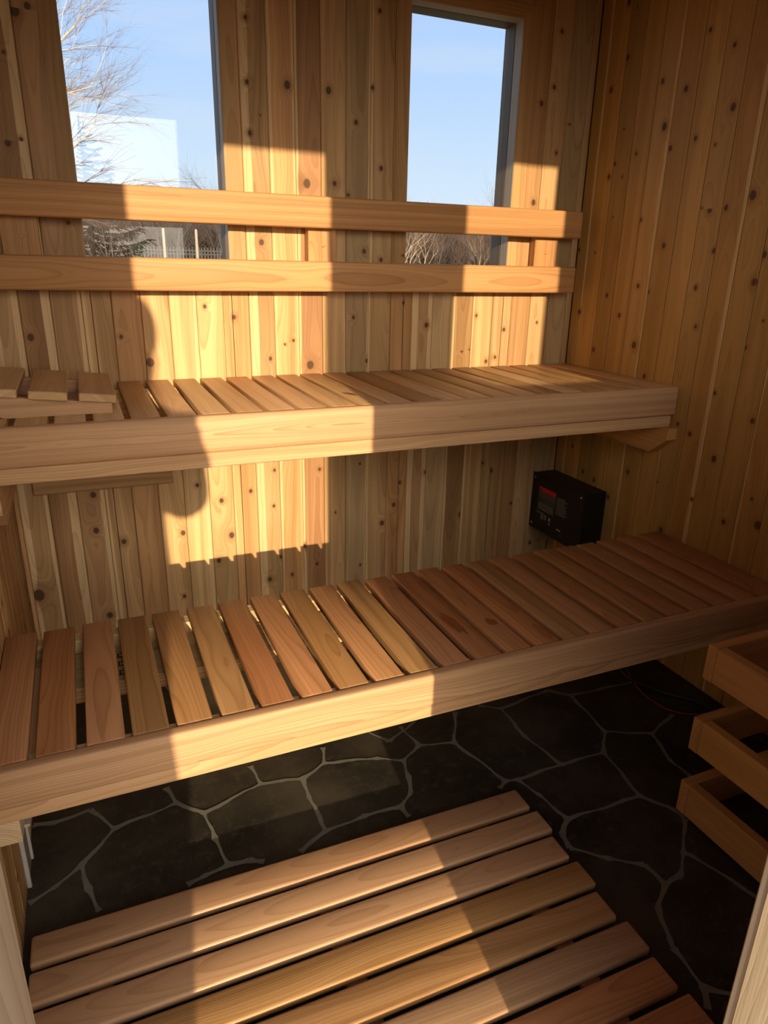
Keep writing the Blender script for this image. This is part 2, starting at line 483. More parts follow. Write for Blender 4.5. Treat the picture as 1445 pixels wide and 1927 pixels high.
def empty(name, loc, label, cat, group=None, kind=None):
    o = D.objects.new(name, None)
    o.empty_display_size = 0.05
    o.location = loc
    COL.objects.link(o)
    return tag(o, label, cat, group, kind)


def one(name, lo, hi, mat, parent=None, axis=0, bev=0.002, seg=1, rn=None, xf=None, label=None, wide=None, **kw):
    mb = MB(); mb.board(lo, hi, axis, wide, bev, seg, rn, mat=xf)
    return mb.build(name, mat, parent, label, **kw)

# ================================================================ THE SETTING
WX = -1.916           # left wall, inside face; the right wall is x = 0, the back wall y = 0
ZC = 2.13             # ceiling
FY = -1.885           # front wall, inside face
FYO = -1.975          # front wall, outside face
WIN = [(-1.642, -1.250, 1.245, 1.979), (-0.683, -0.296, 1.245, 1.979)]


def cut(z0, z1, x0, x1, holes):
    """pieces of the strip x0..x1, z0..z1 left over around the window holes"""
    xs = sorted(set([x0, x1] + [x for h in holes for x in h[:2] if x0 < x < x1]))
    out = []
    for a, b_ in zip(xs, xs[1:]):
        c = (a + b_) / 2
        zs = [(z0, z1)]
        for h in holes:
            if h[0] < c < h[1]:
                zs = [(z0, h[2]), (h[3], z1)]
        out += [(a, b_, p, q) for p, q in zs]
    return out


# --- back wall: tongue and groove cedar boards on a core
mb = MB()
bx = [WX]
x = -1.902
while x < -0.01:
    bx.append(x); x += 0.0782
bx.append(0.0)
KB=[(-1.737, 1.809, 0.011), (-1.708, 1.822, 0.0069), (-1.793, 1.521, 0.0081), (-1.773, 1.719, 0.0041), (-1.761, 1.531, 0.004), (-1.246, 1.092, 0.0068), (-1.806, 1.043, 0.0081), (-1.573, 1.04, 0.0054), (-1.499, 0.965, 0.0108), (-1.331, 1.123, 0.0054), (-1.062, 1.019, 0.0056), (-1.138, 0.965, 0.0056), (-0.86, 1.088, 0.0057), (-1.153, 1.306, 0.0069), (-0.825, 1.289, 0.0072), (-0.766, 1.265, 0.0058), (-1.175, 1.593, 0.0056), (-1.178, 1.718, 0.0056), (-1.063, 1.722, 0.0085), (-1.221, 1.89, 0.0071), (-1.175, 1.869, 0.0057), (-0.94, 1.721, 0.0072), (-0.923, 1.478, 0.0071), (-0.879, 1.449, 0.0057), (-0.854, 1.647, 0.0058), (-0.803, 1.742, 0.0044), (-0.771, 1.529, 0.0058), (-1.009, 0.941, 0.0127), (-1.01, 1.473, 0.0127), (-0.812, 0.948, 0.0073), (-1.09, 1.008, 0.0028), (-0.783, 1.936, 0.006), (-1.143, 1.64, 0.0028), (-0.205, 1.461, 0.0081), (-0.206, 1.757, 0.0066), (-0.151, 1.965, 0.0051), (-0.162, 1.808, 0.005), (-0.13, 1.618, 0.005), (-0.087, 1.707, 0.0034), (-0.452, 0.971, 0.0062), (-0.42, 0.972, 0.0047), (-0.351, 0.931, 0.0063), (-0.314, 0.945, 0.0064), (-0.402, 1.09, 0.0047), (-0.285, 1.041, 0.0048), (-0.147, 1.064, 0.0041), (-0.595, 1.06, 0.0075), (-0.683, 1.133, 0.0044), (-0.699, 1.511, 0.0059), (-1.22, 0.536, 0.0057), (-1.144, 0.475, 0.0044), (-0.981, 0.588, 0.0058), (-1.137, 0.6, 0.0043), (-1.039, 0.314, 0.006), (-0.924, 0.425, 0.0045), (-0.833, 0.594, 0.0045), (-0.828, 0.208, 0.0047), (-0.699, 0.427, 0.0078), (-0.744, 0.362, 0.0078), (-0.574, 0.538, 0.0078), (-0.418, 0.355, 0.0098), (-1.167, 0.206, 0.0076), (-1.124, 0.285, 0.006), (-1.086, 0.211, 0.0046), (-0.995, 0.238, 0.0061), (-0.678, 0.51, 0.0046), (-1.7, 0.575, 0.0084), (-1.704, 0.461, 0.0085), (-1.627, 0.413, 0.0086), (-1.695, 0.166, 0.009), (-1.887, 0.272, 0.0147), (-1.391, 0.574, 0.0056), (-1.317, 0.514, 0.0057), (-1.447, 0.418, 0.0086), (-1.291, 0.389, 0.0102), (-1.338, 0.303, 0.0074), (-1.459, 0.192, 0.006), (-0.335, 0.552, 0.0049), (-0.292, 0.517, 0.0066), (-0.192, 0.374, 0.0051), (-0.082, 0.191, 0.0071)]
KR=[(-0.414, 1.743, 0.0076), (-0.595, 1.667, 0.0087), (-0.566, 1.817, 0.0059), (-0.349, 1.656, 0.0093), (-0.386, 1.594, 0.0061), (-0.316, 1.781, 0.0063), (-0.149, 1.878, 0.0067), (-0.479, 1.608, 0.0059), (-0.241, 1.597, 0.0048), (-0.17, 1.676, 0.0033), (-0.147, 1.577, 0.0049), (-0.125, 1.541, 0.0066), (-0.19, 1.535, 0.0048), (-0.302, 1.401, 0.0062), (-0.416, 1.323, 0.0075), (-0.572, 1.415, 0.0072), (-0.628, 1.417, 0.007), (-0.709, 1.443, 0.0096), (-0.554, 1.582, 0.0029), (-0.329, 1.202, 0.0077), (-0.38, 1.186, 0.0045), (-0.567, 1.205, 0.0057), (-0.591, 1.096, 0.0057), (-0.185, 1.167, 0.0064), (-0.259, 1.105, 0.0063), (-0.347, 1.016, 0.0092), (-0.15, 0.98, 0.0065), (-0.048, 1.103, 0.0067), (-0.764, 1.226, 0.0095), (-0.779, 1.295, 0.0067), (-0.611, 1.306, 0.0057), (-0.168, 1.415, 0.0032), (-0.099, 1.304, 0.0033), (-0.01, 1.315, 0.0051), (-0.814, 1.129, 0.0033), (-0.473, 1.873, 0.0046), (-0.124, 2.031, 0.0068), (-0.164, 2.006, 0.0034), (-0.776, 1.055, 0.0041), (-0.085, 1.801, 0.0084), (-0.543, 1.421, 0.0029), (-0.414, 0.924, 0.006), (-0.702, 0.917, 0.0056), (-0.842, 0.864, 0.0067), (-0.637, 0.781, 0.0072), (-0.584, 0.801, 0.0044), (-0.74, 0.729, 0.0084), (-0.814, 0.556, 0.0084), (-0.924, 0.585, 0.0095), (-0.687, 0.586, 0.0043), (-0.539, 0.599, 0.003), (-0.402, 0.595, 0.0062), (-0.237, 0.519, 0.0066), (-0.173, 0.533, 0.0067), (-0.586, 0.449, 0.0075), (-0.89, 0.651, 0.0041), (-0.097, 0.614, 0.0051), (-0.323, 0.48, 0.0064)]

T_, O_, D_, C_, P_, G_ = (0.50, 0.32, 0.15), (0.50, 0.285, 0.125), (0.33, 0.185, 0.08), (0.62, 0.43, 0.21), (0.48, 0.285, 0.135), (0.46, 0.32, 0.165)
BB = {0: (O_, 0, 0), 1: (T_, 0.02, 0.014), 2: (D_, 0, 0.022), 3: (P_, 0, 0.013), 4: (T_, 0.010, 0), 5: (O_, 0, 0), 6: (T_, 0, 0), 7: (C_, 0, 0.012), 8: (C_, 0, 0),
      9: (O_, 0.004, 0), 10: (T_, 0.026, 0), 11: (O_, 0.010, 0.006), 12: ((0.36, 0.20, 0.095), 0.007, 0), 13: (T_, 0, 0), 14: (G_, 0, 0.006), 15: (T_, 0.006, 0), 16: (O_, 0, 0),
      17: (P_, 0.022, 0.018), 18: (G_, 0, 0), 19: ((0.42, 0.25, 0.11), 0.006, 0), 20: (T_, 0.006, 0), 21: (T_, 0, 0), 22: (O_, 0, 0), 23: (T_, 0, 0), 24: (G_, 0, 0), 25: (T_, 0, 0)}
br_ = random.Random(12)
for i in range(len(bx) - 1):
    a, b_ = bx[i], bx[i + 1]
    rn = (br_.random(), br_.random(), br_.random())
    lo = 0.9 + br_.random(); wc = (a + b_) / 2
    col, sl_, sr_ = BB.get(i, (T_, 0, 0))
    ks = [(z, x_, r * 0.95) for x_, z, r in KB if a <= x_ < b_]
    for (p, q, z0, z1) in cut(0.0, ZC, a, b_, WIN):
        l = p + (0.0006 if abs(p - a) < 1e-6 else -0.001)
        h = q - (0.0006 if abs(q - b_) < 1e-6 else -0.001)
        mb.plank(l, h, z0, z1, lambda w, l_, d: (w, d, l_), ks, col, (sl_, sr_, (b_ - a) / 2, wc), rn, lo, eb=(l > a - 1e-6 and abs(p - a) < 1e-6, abs(q - b_) < 1e-6))
for (p, q, z0, z1) in cut(0.0, ZC, WX - 0.1, 0.1, WIN):
    mb.board((p, 0.0135, z0), (q, 0.090, z1), 2, 0, 0, 1, mi=1)
    mb.board((p, 0.090, z0), (q, 0.105, z1), 2, 0, 0, 1, mi=2)
mb.build('wall_back', ['panel', 'core', 'siding'], kind='structure')

# --- right wall
mb = MB()
ys = [0.0, -0.057]
while ys[-1] > FYO:
    ys.append(ys[-1] - 0.0795)
RS = {8: (0.013, 0), 4: (0.008, 0), 0: (0.006, 0), 11: (0, 0.008), 14: (0.012, 0)}
rcs = [(0.45, 0.262, 0.078), (0.49, 0.29, 0.088), (0.41, 0.235, 0.07), (0.47, 0.265, 0.078), (0.46, 0.275, 0.09)]
for i in range(len(ys) - 1):
    a, b_ = ys[i + 1], ys[i]
    rn = (br_.random(), br_.random(), br_.random())
    lo = 0.9 + br_.random(); wc = (a + b_) / 2
    sl_, sr_ = RS.get(i, (0, 0))
    ks = [(z, y_, r * 0.95) for y_, z, r in KR if a <= y_ < b_]
    if a < -1.1:
        ks = [(br_.uniform(0.1, 2.0), br_.uniform(a, b_), br_.uniform(0.003, 0.006)) for _ in range(4)]
    mb.plank(a + 0.0006, b_ - 0.0006, 0, ZC, lambda w, l_, d: (d, w, l_), ks, rcs[(i * 3 + i // 2) % 5], (sl_, sr_, (b_ - a) / 2, wc), rn, lo)
mb.board((0.0135, FYO, 0), (0.10, 0.09, ZC), 2, 1, 0, mi=1)
mb.build('wall_right', ['side_traced', 'core'], kind='structure')

# --- left wall
mb = MB()
ys = [0.0]
while ys[-1] > FYO:
    ys.append(ys[-1] - 0.0795)
for a, b_ in zip(ys[1:], ys[:-1]):
    mb.board((WX - 0.015, a + 0.0006, 0), (WX, b_ - 0.0006, ZC), 2, 1, 0.0022, 1)
mb.board((WX - 0.10, FYO, 0), (WX - 0.0135, 0.09, ZC), 2, 1, 0, mi=1)
mb.build('wall_left', ['side', 'core'], kind='structure')

# --- front wall with the doorway and one window
DL, DR, DT = -1.757, -1.180, 1.985
FW = (-0.734, -0.344, 1.235, 2.005)
mb = MB()
holes = [(DL - 0.02, DR + 0.02, -0.1, DT + 0.02), FW]
for (p, q, z0, z1) in cut(0.0, ZC, WX, 0.0, holes):
    if z1 - z0 < 0.01 or z1 < 0:
        continue
    nb = max(1, round((q - p) / 0.079))
    for k in range(nb):
        a = p + (q - p) * k / nb; b_ = p + (q - p) * (k + 1) / nb
        mb.board((a + 0.0006, FY - 0.015, z0), (b_ - 0.0006, FY, z1), 2, 0, 0.002, 1)
for (p, q, z0, z1) in cut(0.0, ZC, WX - 0.1, 0.1, holes):
    if z1 - z0 < 0.01 or z1 < 0:
        continue
    mb.board((p, FYO, z0), (q, FY - 0.0135, z1), 2, 0, 0, 1, mi=1)
mb.build('wall_front', ['side', 'siding'], kind='structure')

# --- door frame: left jamb with its lining, right jamb, head
mb = MB()
mb.board((WX + 0.001, FYO - 0.01, 0), (DL, -1.815, DT + 0.02), 2, 1, 0.003, 2)
mb.build('trim_1', 'pine', kind='structure')
mb = MB()
mb.board((DR, FYO - 0.012, 0), (DR + 0.019, FY + 0.004, DT + 0.02), 2, 1, 0.002, 1)
mb.board((DR + 0.004, FY + 0.0002, 0), (DR + 0.066, FY + 0.014, DT + 0.07), 2, 0, 0.002, 1)
mb.build('trim_2', 'pine', kind='structure')
mb = MB()
mb.board((DL - 0.02, FYO - 0.012, DT), (DR + 0.001, FY + 0.004, DT + 0.019), 0, 1, 0.002, 1)
mb.board((DL, FYO - 0.02, -0.03), (DR, FY, 0.012), 0, 1, 0.003, 1)
mb.build('trim_3', 'pine', kind='structure')


# --- windows: lining, stop, flush casing, pane
def window(n, h, y0, sgn, tilt=(0, 0)):
    """y0 = inside face of the wall, sgn = +1 when outside lies towards +y"""
    x0, x1, z0, z1 = h
    Y = lambda d: y0 + sgn * d
    def b3(mb, xa, xb, ya, yb, za, zb, ax, **k):
        mb.board((xa, min(Y(ya), Y(yb)), za), (xb, max(Y(ya), Y(yb)), zb), ax, 1, 0.001, 1, **k)
    mb = MB()
    e = 0.012
    for d0, d1, ins, mi in ((-0.0015, 0.043, 0.0012, 0), (0.045, 0.105, 0.0018, 1)):
        b3(mb, x0 - e, x0 + ins, d0, d1, z0 - e, z1 + e, 2, mi=mi)
        b3(mb, x1 - ins, x1 + e, d0, d1, z0 - e, z1 + e, 2, mi=mi)
        b3(mb, x0, x1, d0, d1, z1 - ins, z1 + e, 0, mi=mi)
        b3(mb, x0, x1, d0, d1, z0 - e, z0 + ins, 0, mi=mi)
    fr = mb.build('window_%d' % n, ['jamb', 'stop'], kind='structure')
    mb = MB()
    w = 0.043; y = 0.0008 if sgn < 0 else -0.0035
    ya, yb = min(Y(-0.0035), Y(0.012)), max(Y(-0.0035), Y(0.012))
    for poly in ([(x0 - w, z0 - w), (x0, z0), (x0, z1), (x0 - w, z1 + w)], [(x1 + w, z1 + w), (x1, z1), (x1, z0), (x1 + w, z0 - w)]):
        mb.prism(poly, 1, ya, yb, 2)
    for poly in ([(x0 - w, z1 + w), (x0, z1), (x1, z1), (x1 + w, z1 + w)], [(x1 + w, z0 - w), (x1, z0), (x0, z0), (x0 - w, z0 - w)]):
        mb.prism(poly, 1, ya, yb, 0)
    mb.build('window_casing', 'casing', fr)
    mb = MB()
    yc = Y(0.082); cx, cz = (x0 + x1) / 2, (z0 + z1) / 2
    xf = Matrix.Translation((cx, yc, cz)) @ Matrix.Rotation(R(tilt[0]), 4, 'Z') @ Matrix.Rotation(R(tilt[1]), 4, 'X')
    hx, hz = (x1 - x0) / 2 + 0.004, (z1 - z0) / 2 + 0.004
    mb.add([xf @ Vector(p) for p in ((-hx, 0, -hz), (hx, 0, -hz), (hx, 0, hz), (-hx, 0, hz))], [(0, 1, 2, 3)])
    mb.build('window_pane', 'glass', fr)
    return fr


window(1, WIN[0], 0.0, 1, (-1.4, -0.35))
window(2, WIN[1], 0.0, 1)
window(3, FW, FY, -1)

# --- ceiling and roof
mb = MB()
n = 24
for k in range(n):
    a = WX + (0 - WX) * k / n; b_ = WX + (0 - WX) * (k + 1) / n
    mb.board((a + 0.0006, FY, ZC), (b_ - 0.0006, 0.0, ZC + 0.015), 1, 0, 0.002, 1)
mb.board((WX - 0.1, FYO, ZC + 0.0135), (0.1, 0.105, ZC + 0.1), 1, 0, 0, 1, mi=1)
mb.build('ceiling', ['side', 'siding'], kind='structure')

# --- floor: dark slate flags with grey joints, laid out as in the place
GN=[(-0.703, -0.663), (-0.646, -0.702), (-0.456, -0.674), (-0.406, -0.724), (-0.177, -0.736), (-0.426, -0.906), (-0.306, -0.964), (-0.179, -0.916), (-0.344, -1.073), (-0.34, -1.143), (-0.49, -0.978), (-0.63, -0.975), (-0.654, -0.836), (-0.803, -0.973), (-0.853, -0.79), (-0.783, -0.666), (-0.832, -0.99), (-0.772, -0.98), (-0.751, -1.047), (-0.735, -1.141), (-0.516, -1.146), (-0.778, -1.177), (-0.468, -1.245), (-0.474, -1.207), (-0.552, -1.325), (-0.608, -1.37), (-0.656, -1.375), (-0.66, -1.317), (-0.721, -1.274), (-0.786, -1.216), (-0.711, -1.411), (-0.746, -1.482), (-0.752, -1.495), (-0.759, -1.577), (-0.705, -1.617), (-0.784, -1.61), (-0.54, -1.34), (-0.492, -1.489), (-0.95, -0.763), (-0.964, -0.669), (-1.016, -0.805), (-1.081, -0.769), (-1.216, -0.736), (-1.199, -0.674), (-1.285, -0.771), (-1.389, -0.75), (-1.4, -0.674), (-1.29, -0.839), (-1.286, -0.959), (-1.182, -0.949), (-1.091, -0.955), (-1.049, -0.921), (-1.029, -0.863), (-1.087, -0.992), (-1.739, -0.769), (-1.79, -0.685), (-1.871, -0.698), (-1.914, -0.688), (-1.596, -0.739), (-1.539, -0.797), (-1.614, -0.675), (-1.529, -0.886), (-1.515, -0.971), (-1.47, -0.976), (-1.44, -0.992), (-1.567, -0.981), (-1.606, -0.991), (-1.811, -0.851), (-1.863, -0.892), (-1.912, -0.915), (-1.799, -0.923), (-1.78, -0.989), (-1.359, -0.996)]
GE=[(0, 1), (1, 2), (2, 3), (3, 4), (3, 5), (5, 6), (6, 7), (6, 8), (8, 9), (5, 10), (10, 11), (11, 17), (17, 13), (1, 12), (12, 11), (13, 14), (14, 15), (13, 16), (17, 18), (18, 19), (10, 20), (20, 19), (19, 21), (20, 23), (23, 22), (22, 24), (24, 25), (25, 26), (26, 27), (27, 28), (28, 29), (29, 21), (26, 30), (30, 31), (31, 32), (32, 33), (33, 34), (33, 35), (24, 36), (36, 37), (14, 38), (38, 39), (38, 40), (40, 41), (41, 42), (42, 43), (42, 44), (44, 45), (45, 46), (44, 47), (47, 48), (48, 49), (49, 50), (50, 51), (51, 52), (52, 40), (50, 53), (48, 72), (54, 55), (55, 56), (56, 57), (54, 58), (58, 59), (58, 60), (59, 45), (59, 61), (61, 62), (62, 63), (63, 64), (62, 65), (65, 66), (54, 67), (67, 68), (68, 69), (67, 70), (70, 71)]
GNK={'Q1':54}
mb = MB()
mb.add([(WX - 0.1, FYO, 0), (0.1, FYO, 0), (0.1, 0.1, 0), (WX - 0.1, 0.1, 0), (WX - 0.1, FYO, -0.05), (0.1, FYO, -0.05), (0.1, 0.1, -0.05), (WX - 0.1, 0.1, -0.05)],
       [(0, 1, 2, 3), (4, 7, 6, 5), (0, 4, 5, 1), (1, 5, 6, 2), (2, 6, 7, 3), (3, 7, 4, 0)])
GN2 = list(GN)
extra = []
def nid(p):
    GN2.append(p); return len(GN2) - 1
hid = [((-1.60, -0.15), (-1.45, -0.45)), ((-1.45, -0.45), (-1.70, -0.62)), ((-1.45, -0.45), (-1.15, -0.50)), ((-1.15, -0.50), (-1.05, -0.20)),
       ((-1.15, -0.50), (-1.02, -0.72)), ((-1.70, -0.62), (-1.91, -0.55)), ((-1.02, -0.72), (-0.80, -0.60)),
       ((-0.80, -0.60), (-0.72, -0.25)), ((-0.80, -0.60), (-0.55, -0.62)), ((-0.55, -0.62), (-0.40, -0.35)), ((-0.40, -0.35), (-0.05, -0.40)), ((-0.72, -0.25), (-0.40, -0.35))]
segs = [(Vector(GN[i]), Vector(GN[j])) for i, j in GE] + [(Vector(p), Vector(q)) for p, q in hid]
jr = random.Random(3)
zz = 0.0005
for p, q in segs:
    d = q - p; ln = d.length
    if ln < 1e-4: continue
    nn = max(2, int(ln / 0.012)); nrm = Vector((-d.y, d.x)) / ln
    ph = jr.random() * 6
    L_ = []; R_ = []
    for k in range(nn + 1):
        t_ = k / nn; c = p + d * t_
        en = min(t_, 1 - t_) * ln
        env = min(1, en / 0.03)
        wob = (math.sin(t_ * ln * 45 + ph) * 0.0022 + jr.uniform(-0.0007, 0.0007)) * env
        w = 0.0042 + 0.0014 * math.sin(t_ * ln * 40 + ph * 2) + 0.0035 * max(0, 1 - en / 0.022) ** 2 + jr.uniform(-0.0005, 0.0005)
        L_.append(c + nrm * (wob + w)); R_.append(c + nrm * (wob - w))
    zz += 0.00002
    vs = [(v.x, v.y, zz) for v in L_ + R_]
    vs = [(min(max(a, WX), 0), b_, c) for a, b_, c in vs]
    mb.add(vs, [(k, nn + 1 + k, nn + 2 + k, k + 1) for k in range(nn)], mi=1)
mb.build('floor', ['slate', 'grout'], kind='structure')

# ================================================================ BENCHES
ZU, ZL = 0.914, 0.4406


def bench(name, zt, yb, yf, hf, hf2, rec, slatm, cols, ft, label, odd):
    """zt top, yb back end of slats, yf front face, hf fascia height, hf2 total depth"""
    e = empty(name, (WX / 2, (yb + yf) / 2, zt - hf2), label, 'bench')
    st = 0.019
    ys_ = yf + ft
    one('front_board', (WX + 0.002, yf, zt - hf), (-0.002, yf + ft - 0.001, zt + 0.0005), 'fascia', e, 0, 0.006, 3)
    one('frame_rail', (WX + 0.004, yf + rec, zt - hf2), (-0.012, yf + rec + 0.03, zt - hf - 0.0004), 'frame', e, 0, 0.002)
    one('frame_rail', (WX + 0.004, ys_ + 0.001, zt - hf2), (-0.012, ys_ + 0.036, zt - st), 'pine_old', e, 0, 0.002)
    yr = yb - 0.003
    one('frame_rail', (WX + 0.004, yr - 0.038, zt - hf2), (-0.012, yr, zt - st), 'pine_old', e, 0, 0.002)
    for xc in cols:
        one('cross_member', (xc - 0.019, ys_ + 0.0365, zt - hf2), (xc + 0.019, yr - 0.0385, zt - st), 'pine_old', e, 1, 0.002)
    sr = random.Random(int(zt * 100))
    for i in range(23):
        x0 = -1.914 + 0.0791 * i
        j = sr.uniform(-0.0015, 0.0015)
        k = sr.uniform(-0.004, 0.004) if yb < -0.1 else sr.uniform(-0.003, 0.0)
        one('seat_slat', (x0 + j, ys_, zt - st), (x0 + 0.0645 + j, yb + k, zt), odd.get(i, slatm), e, 1, 0.0025, 2, rn=(sr.random(), sr.random(), sr.random()))
    one('end_board', (-0.0935, ys_, zt - st), (-0.002, yb, zt), slatm, e, 1, 0.0025, 2)
    return e


ub = bench('upper_bench', ZU, -0.002, -0.571, 0.088, 0.1246, 0.006, 'slat_tan', (-1.3, -0.65), 0.026,
           'upper slatted cedar bench along the back wall under the windows', {13: 'olive', 18: 'olive'})
lb = bench('lower_bench', ZL, -0.576, -1.071, 0.074, 0.1055, 0.005, 'slat_red', (-1.25, -0.6), 0.028,
           'lower slatted reddish cedar bench standing forward of the upper bench', {5: 'olive', 10: 'olive', 12: 'dark_red', 15: 'olive', 6: 'dark_red'})
# flat brace with stencilled marks under the lower bench, seen between the slats
one('brace_board', (WX + 0.005, -0.775, 0.355), (-0.95, -0.625, 0.392), 'pine_old', lb, 0, 0.003)
one('cross_member', (-1.872, -1.0, 0.338), (-1.836, -0.70, 0.418), 'frame', lb, 1, 0.002)
def stain(cx_, cy_, z, rx, ry, rot, seed, parent):
    q_ = random.Random(seed); vs = []
    for k in range(28):
        a = 2 * math.pi * k / 28; f = q_.uniform(0.75, 1.1)
        x_, y_ = rx * math.cos(a) * f, ry * math.sin(a) * f
        vs.append((cx_ + x_ * math.cos(rot) - y_ * math.sin(rot), cy_ + x_ * math.sin(rot) + y_ * math.cos(rot), z + 0.0003))
    mb = MB(); mb.add(vs, [tuple(range(28))], [(v[1] - cy_, v[0] - cx_, 0) for v in vs], (0.3, 0.5, 0.2))
    mb.build('water_stain', 'stain', parent, label='dark wet stain')
stain(-0.936, -0.885, ZL, 0.016, 0.060, 0.1, 1, lb)
stain(-0.846, -0.912, ZL, 0.013, 0.020, 0.2, 2, lb)
stain(-1.018, -0.390, ZU, 0.011, 0.030, 0.4, 3, ub)
mbs = MB()
def glyph_C1(mb, x, y, z, s):
    # mirrored C and 1 lying flat
    pts = []
    for k in range(9):
        a = R(130 - k * 32.5)
        pts.append((x + s * 0.30 * math.cos(a) - s * 0.05, y + s * 0.5 * math.sin(a), z))
    for p, q in zip(pts, pts[1:]):
        mb.board((min(p[0], q[0]) - s * 0.07, min(p[1], q[1]) - s * 0.07, z), (max(p[0], q[0]) + s * 0.07, max(p[1], q[1]) + s * 0.07, z + 0.0006), bev=0)
    mb.board((x - s * 0.62, y - s * 0.5, z), (x - s * 0.47, y + s * 0.5, z + 0.0006), bev=0)
    mb.board((x - s * 0.75, y - s * 0.5, z), (x - s * 0.34, y - s * 0.4, z + 0.0006), bev=0)
for k in range(3):
    glyph_C1(mbs, -1.674, -0.665 - k * 0.038, 0.3921, 0.020)
mbs.build('stencil_marks', 'stamp', lb, label='black stencilled C1 marks')


# support cleats on the side walls (2x4 on edge, front corner chamfered)
def cleat(x0, x1, y0, y1, z0, z1, ch, mat, label, grp=None):
    mb = MB()
    mb.prism([(y0, z1), (y0, z0 + ch * 0.8), (y0 + ch, z0), (y1, z0), (y1, z1)], 0, x0, x1, 1)
    return mb.build('bench_cleat', mat, label=label, cat='bench support', group=grp)


cleat(-0.040, -0.001, -0.588, -0.002, 0.701, 0.7885, 0.065, 'guard', 'chamfered wooden cleat on the right wall carrying the upper bench')
cleat(WX + 0.001, WX + 0.040, -0.588, -0.002, 0.695, 0.7885, 0.045, 'frame', 'pale wooden cleat on the left wall under the upper bench')
cleat(WX + 0.001, WX + 0.041, -1.060, -0.560, 0.286, 0.3345, 0.0, 'pine_old', 'rough sawn cleat end at the left wall under the lower bench')
cleat(-0.040, -0.001, -1.045, -0.570, 0.286, 0.3345, 0.0, 'side', 'cleat at the right wall under the lower bench')
mb = MB()
mb.board((-1.858, -0.020, 0.595), (-1.465, -0.0005, 0.684), 0, 2, 0.002, 1)
mb.build('wall_cleat', 'casing', label='short horizontal board on the back wall under the upper bench at left', cat='board')

# ================================================================ BACKREST RAILS
br = empty('backrest', (-0.95, 0.0, 1.26), 'two rail cedar backrest across the back wall in front of the windows', 'backrest')
for (z0, z1, xe) in ((1.348, 1.4345, -0.049), (1.1690, 1.2560, -0.055)):
    one('backrest_rail', (WX + 0.03, -0.078, z0), (xe, -0.0385, z1), 'rail', br, 0, 0.007, 3)
for (xa, xb, px_) in ((-1.839, -1.749, -1.790), (-1.020, -0.930, -0.973), (-0.208, -0.113, -0.163)):
    blk = one('mounting_block', (xa, -0.038, 1.215), (xb, -0.0042, 1.405), 'rail', br, 2, 0.002)
    mb = MB(); mb.disc((px_, -0.0375, 1.301), (0, -1, 0), 0.0062, 0.0022, 20)
    mb.build('wood_plug', 'rail', blk)

# ================================================================ HEADREST lying on the upper bench
hr = empty('headrest', (-1.76, -0.36, ZU), 'small slatted cedar headrest lying on the left end of the upper bench', 'headrest')
HX0, HX1 = -1.905, -1.632
def wedge(y0, y1, x0, x1, zl, zr):
    mb = MB()
    mb.prism([(x0 + 0.05, ZU + 0.0005), (x1, ZU + 0.0005), (x1, ZU + zr), (x0, ZU + zl), (x0, ZU + 0.020)], 1, y0, y1, 0)
    return mb.build('side_board', 'fascia', hr)
HY0 = -0.470
wedge(HY0, HY0 + 0.019, -1.905, -1.632, 0.053, 0.024)
wedge(-0.165, -0.146, -1.905, -1.632, 0.053, 0.024)
sl = math.atan2(0.024 - 0.053, 0.273)
for (xa, xb, m_) in ((-1.700, -1.621, 0), (-1.802, -1.723, 1), (-1.903, -1.824, 0)):
    xf = Matrix.Translation((-1.905, 0, ZU + 0.0535)) @ Matrix.Rotation(-sl, 4, 'Y') 
    one('headrest_slat', (xa + 1.905, -0.478 if m_ == 0 else -0.484, 0.0), (xb + 1.905, -0.135, 0.019), 'slat_tan', hr, 1, 0.002, 1, xf=xf)

# ================================================================ DUCKBOARD MAT
mt = empty('duckboard_mat', (-1.36, -1.42, 0.0), 'slatted cedar duckboard mat lying on the dark stone floor', 'floor mat')
XM = Matrix.Translation((-1.9, -1.029, 0)) @ Matrix.Rotation(-0.0085, 4, 'Z')
ml = (0.0, 0.006, -0.002, 0.004, -0.004, 0.004, 0.0, 0.006, 0.002, 0.0)
msr = random.Random(11)
for i in range(10):
    y1 = -0.0787 * i
    one('mat_slat', (0.002, y1 - 0.0655, 0.016), (1.082 + ml[i] * 1.5, y1, 0.035), {3: 'olive', 4: 'olive', 6: 'slat_red', 7: 'slat_red'}.get(i, 'mat'), mt, 0, 0.0055, 3, rn=(msr.random(), msr.random(), msr.random()), xf=XM)
for xb in (0.10, 0.53, 0.93):
    one('mat_batten', (xb, -0.775, 0.001), (xb + 0.04, -0.01, 0.0158), 'dark_red', mt, 1, 0.002, xf=XM)

# ================================================================ HEATER GUARD
hg = empty('heater_guard', (-0.24, -1.5, 0.0), 'three tier cedar heater guard rail at the right edge of the view', 'guard rail')
gx = -0.470
for (z0, z1) in ((0.380, 0.467), (0.187, 0.275), (0.007, 0.095)):
    one('guard_rail', (gx, -1.2415, z0), (-0.002, -1.2165, z1), 'guard', hg, 0, 0.0012)
    one('guard_rail', (gx + 0.0008, -1.84, z0 + 0.001), (gx + 0.026, -1.2419, z1), 'guard', hg, 1, 0.0012)
one('cross_rail', (gx + 0.0265, -1.393, 0.205), (-0.002, -1.367, 0.272), 'guard', hg, 0, 0.0015)
for yy in (-1.2165, -1.80):
    one('guard_post', (-0.040, yy - 0.0645, 0.001), (-0.0025, yy - 0.0255, 0.47), 'guard', hg, 2, 0.0015)
one('guard_post', (gx + 0.0265, -1.835, 0.001), (gx + 0.0645, -1.797, 0.467), 'guard', hg, 2, 0.0015)

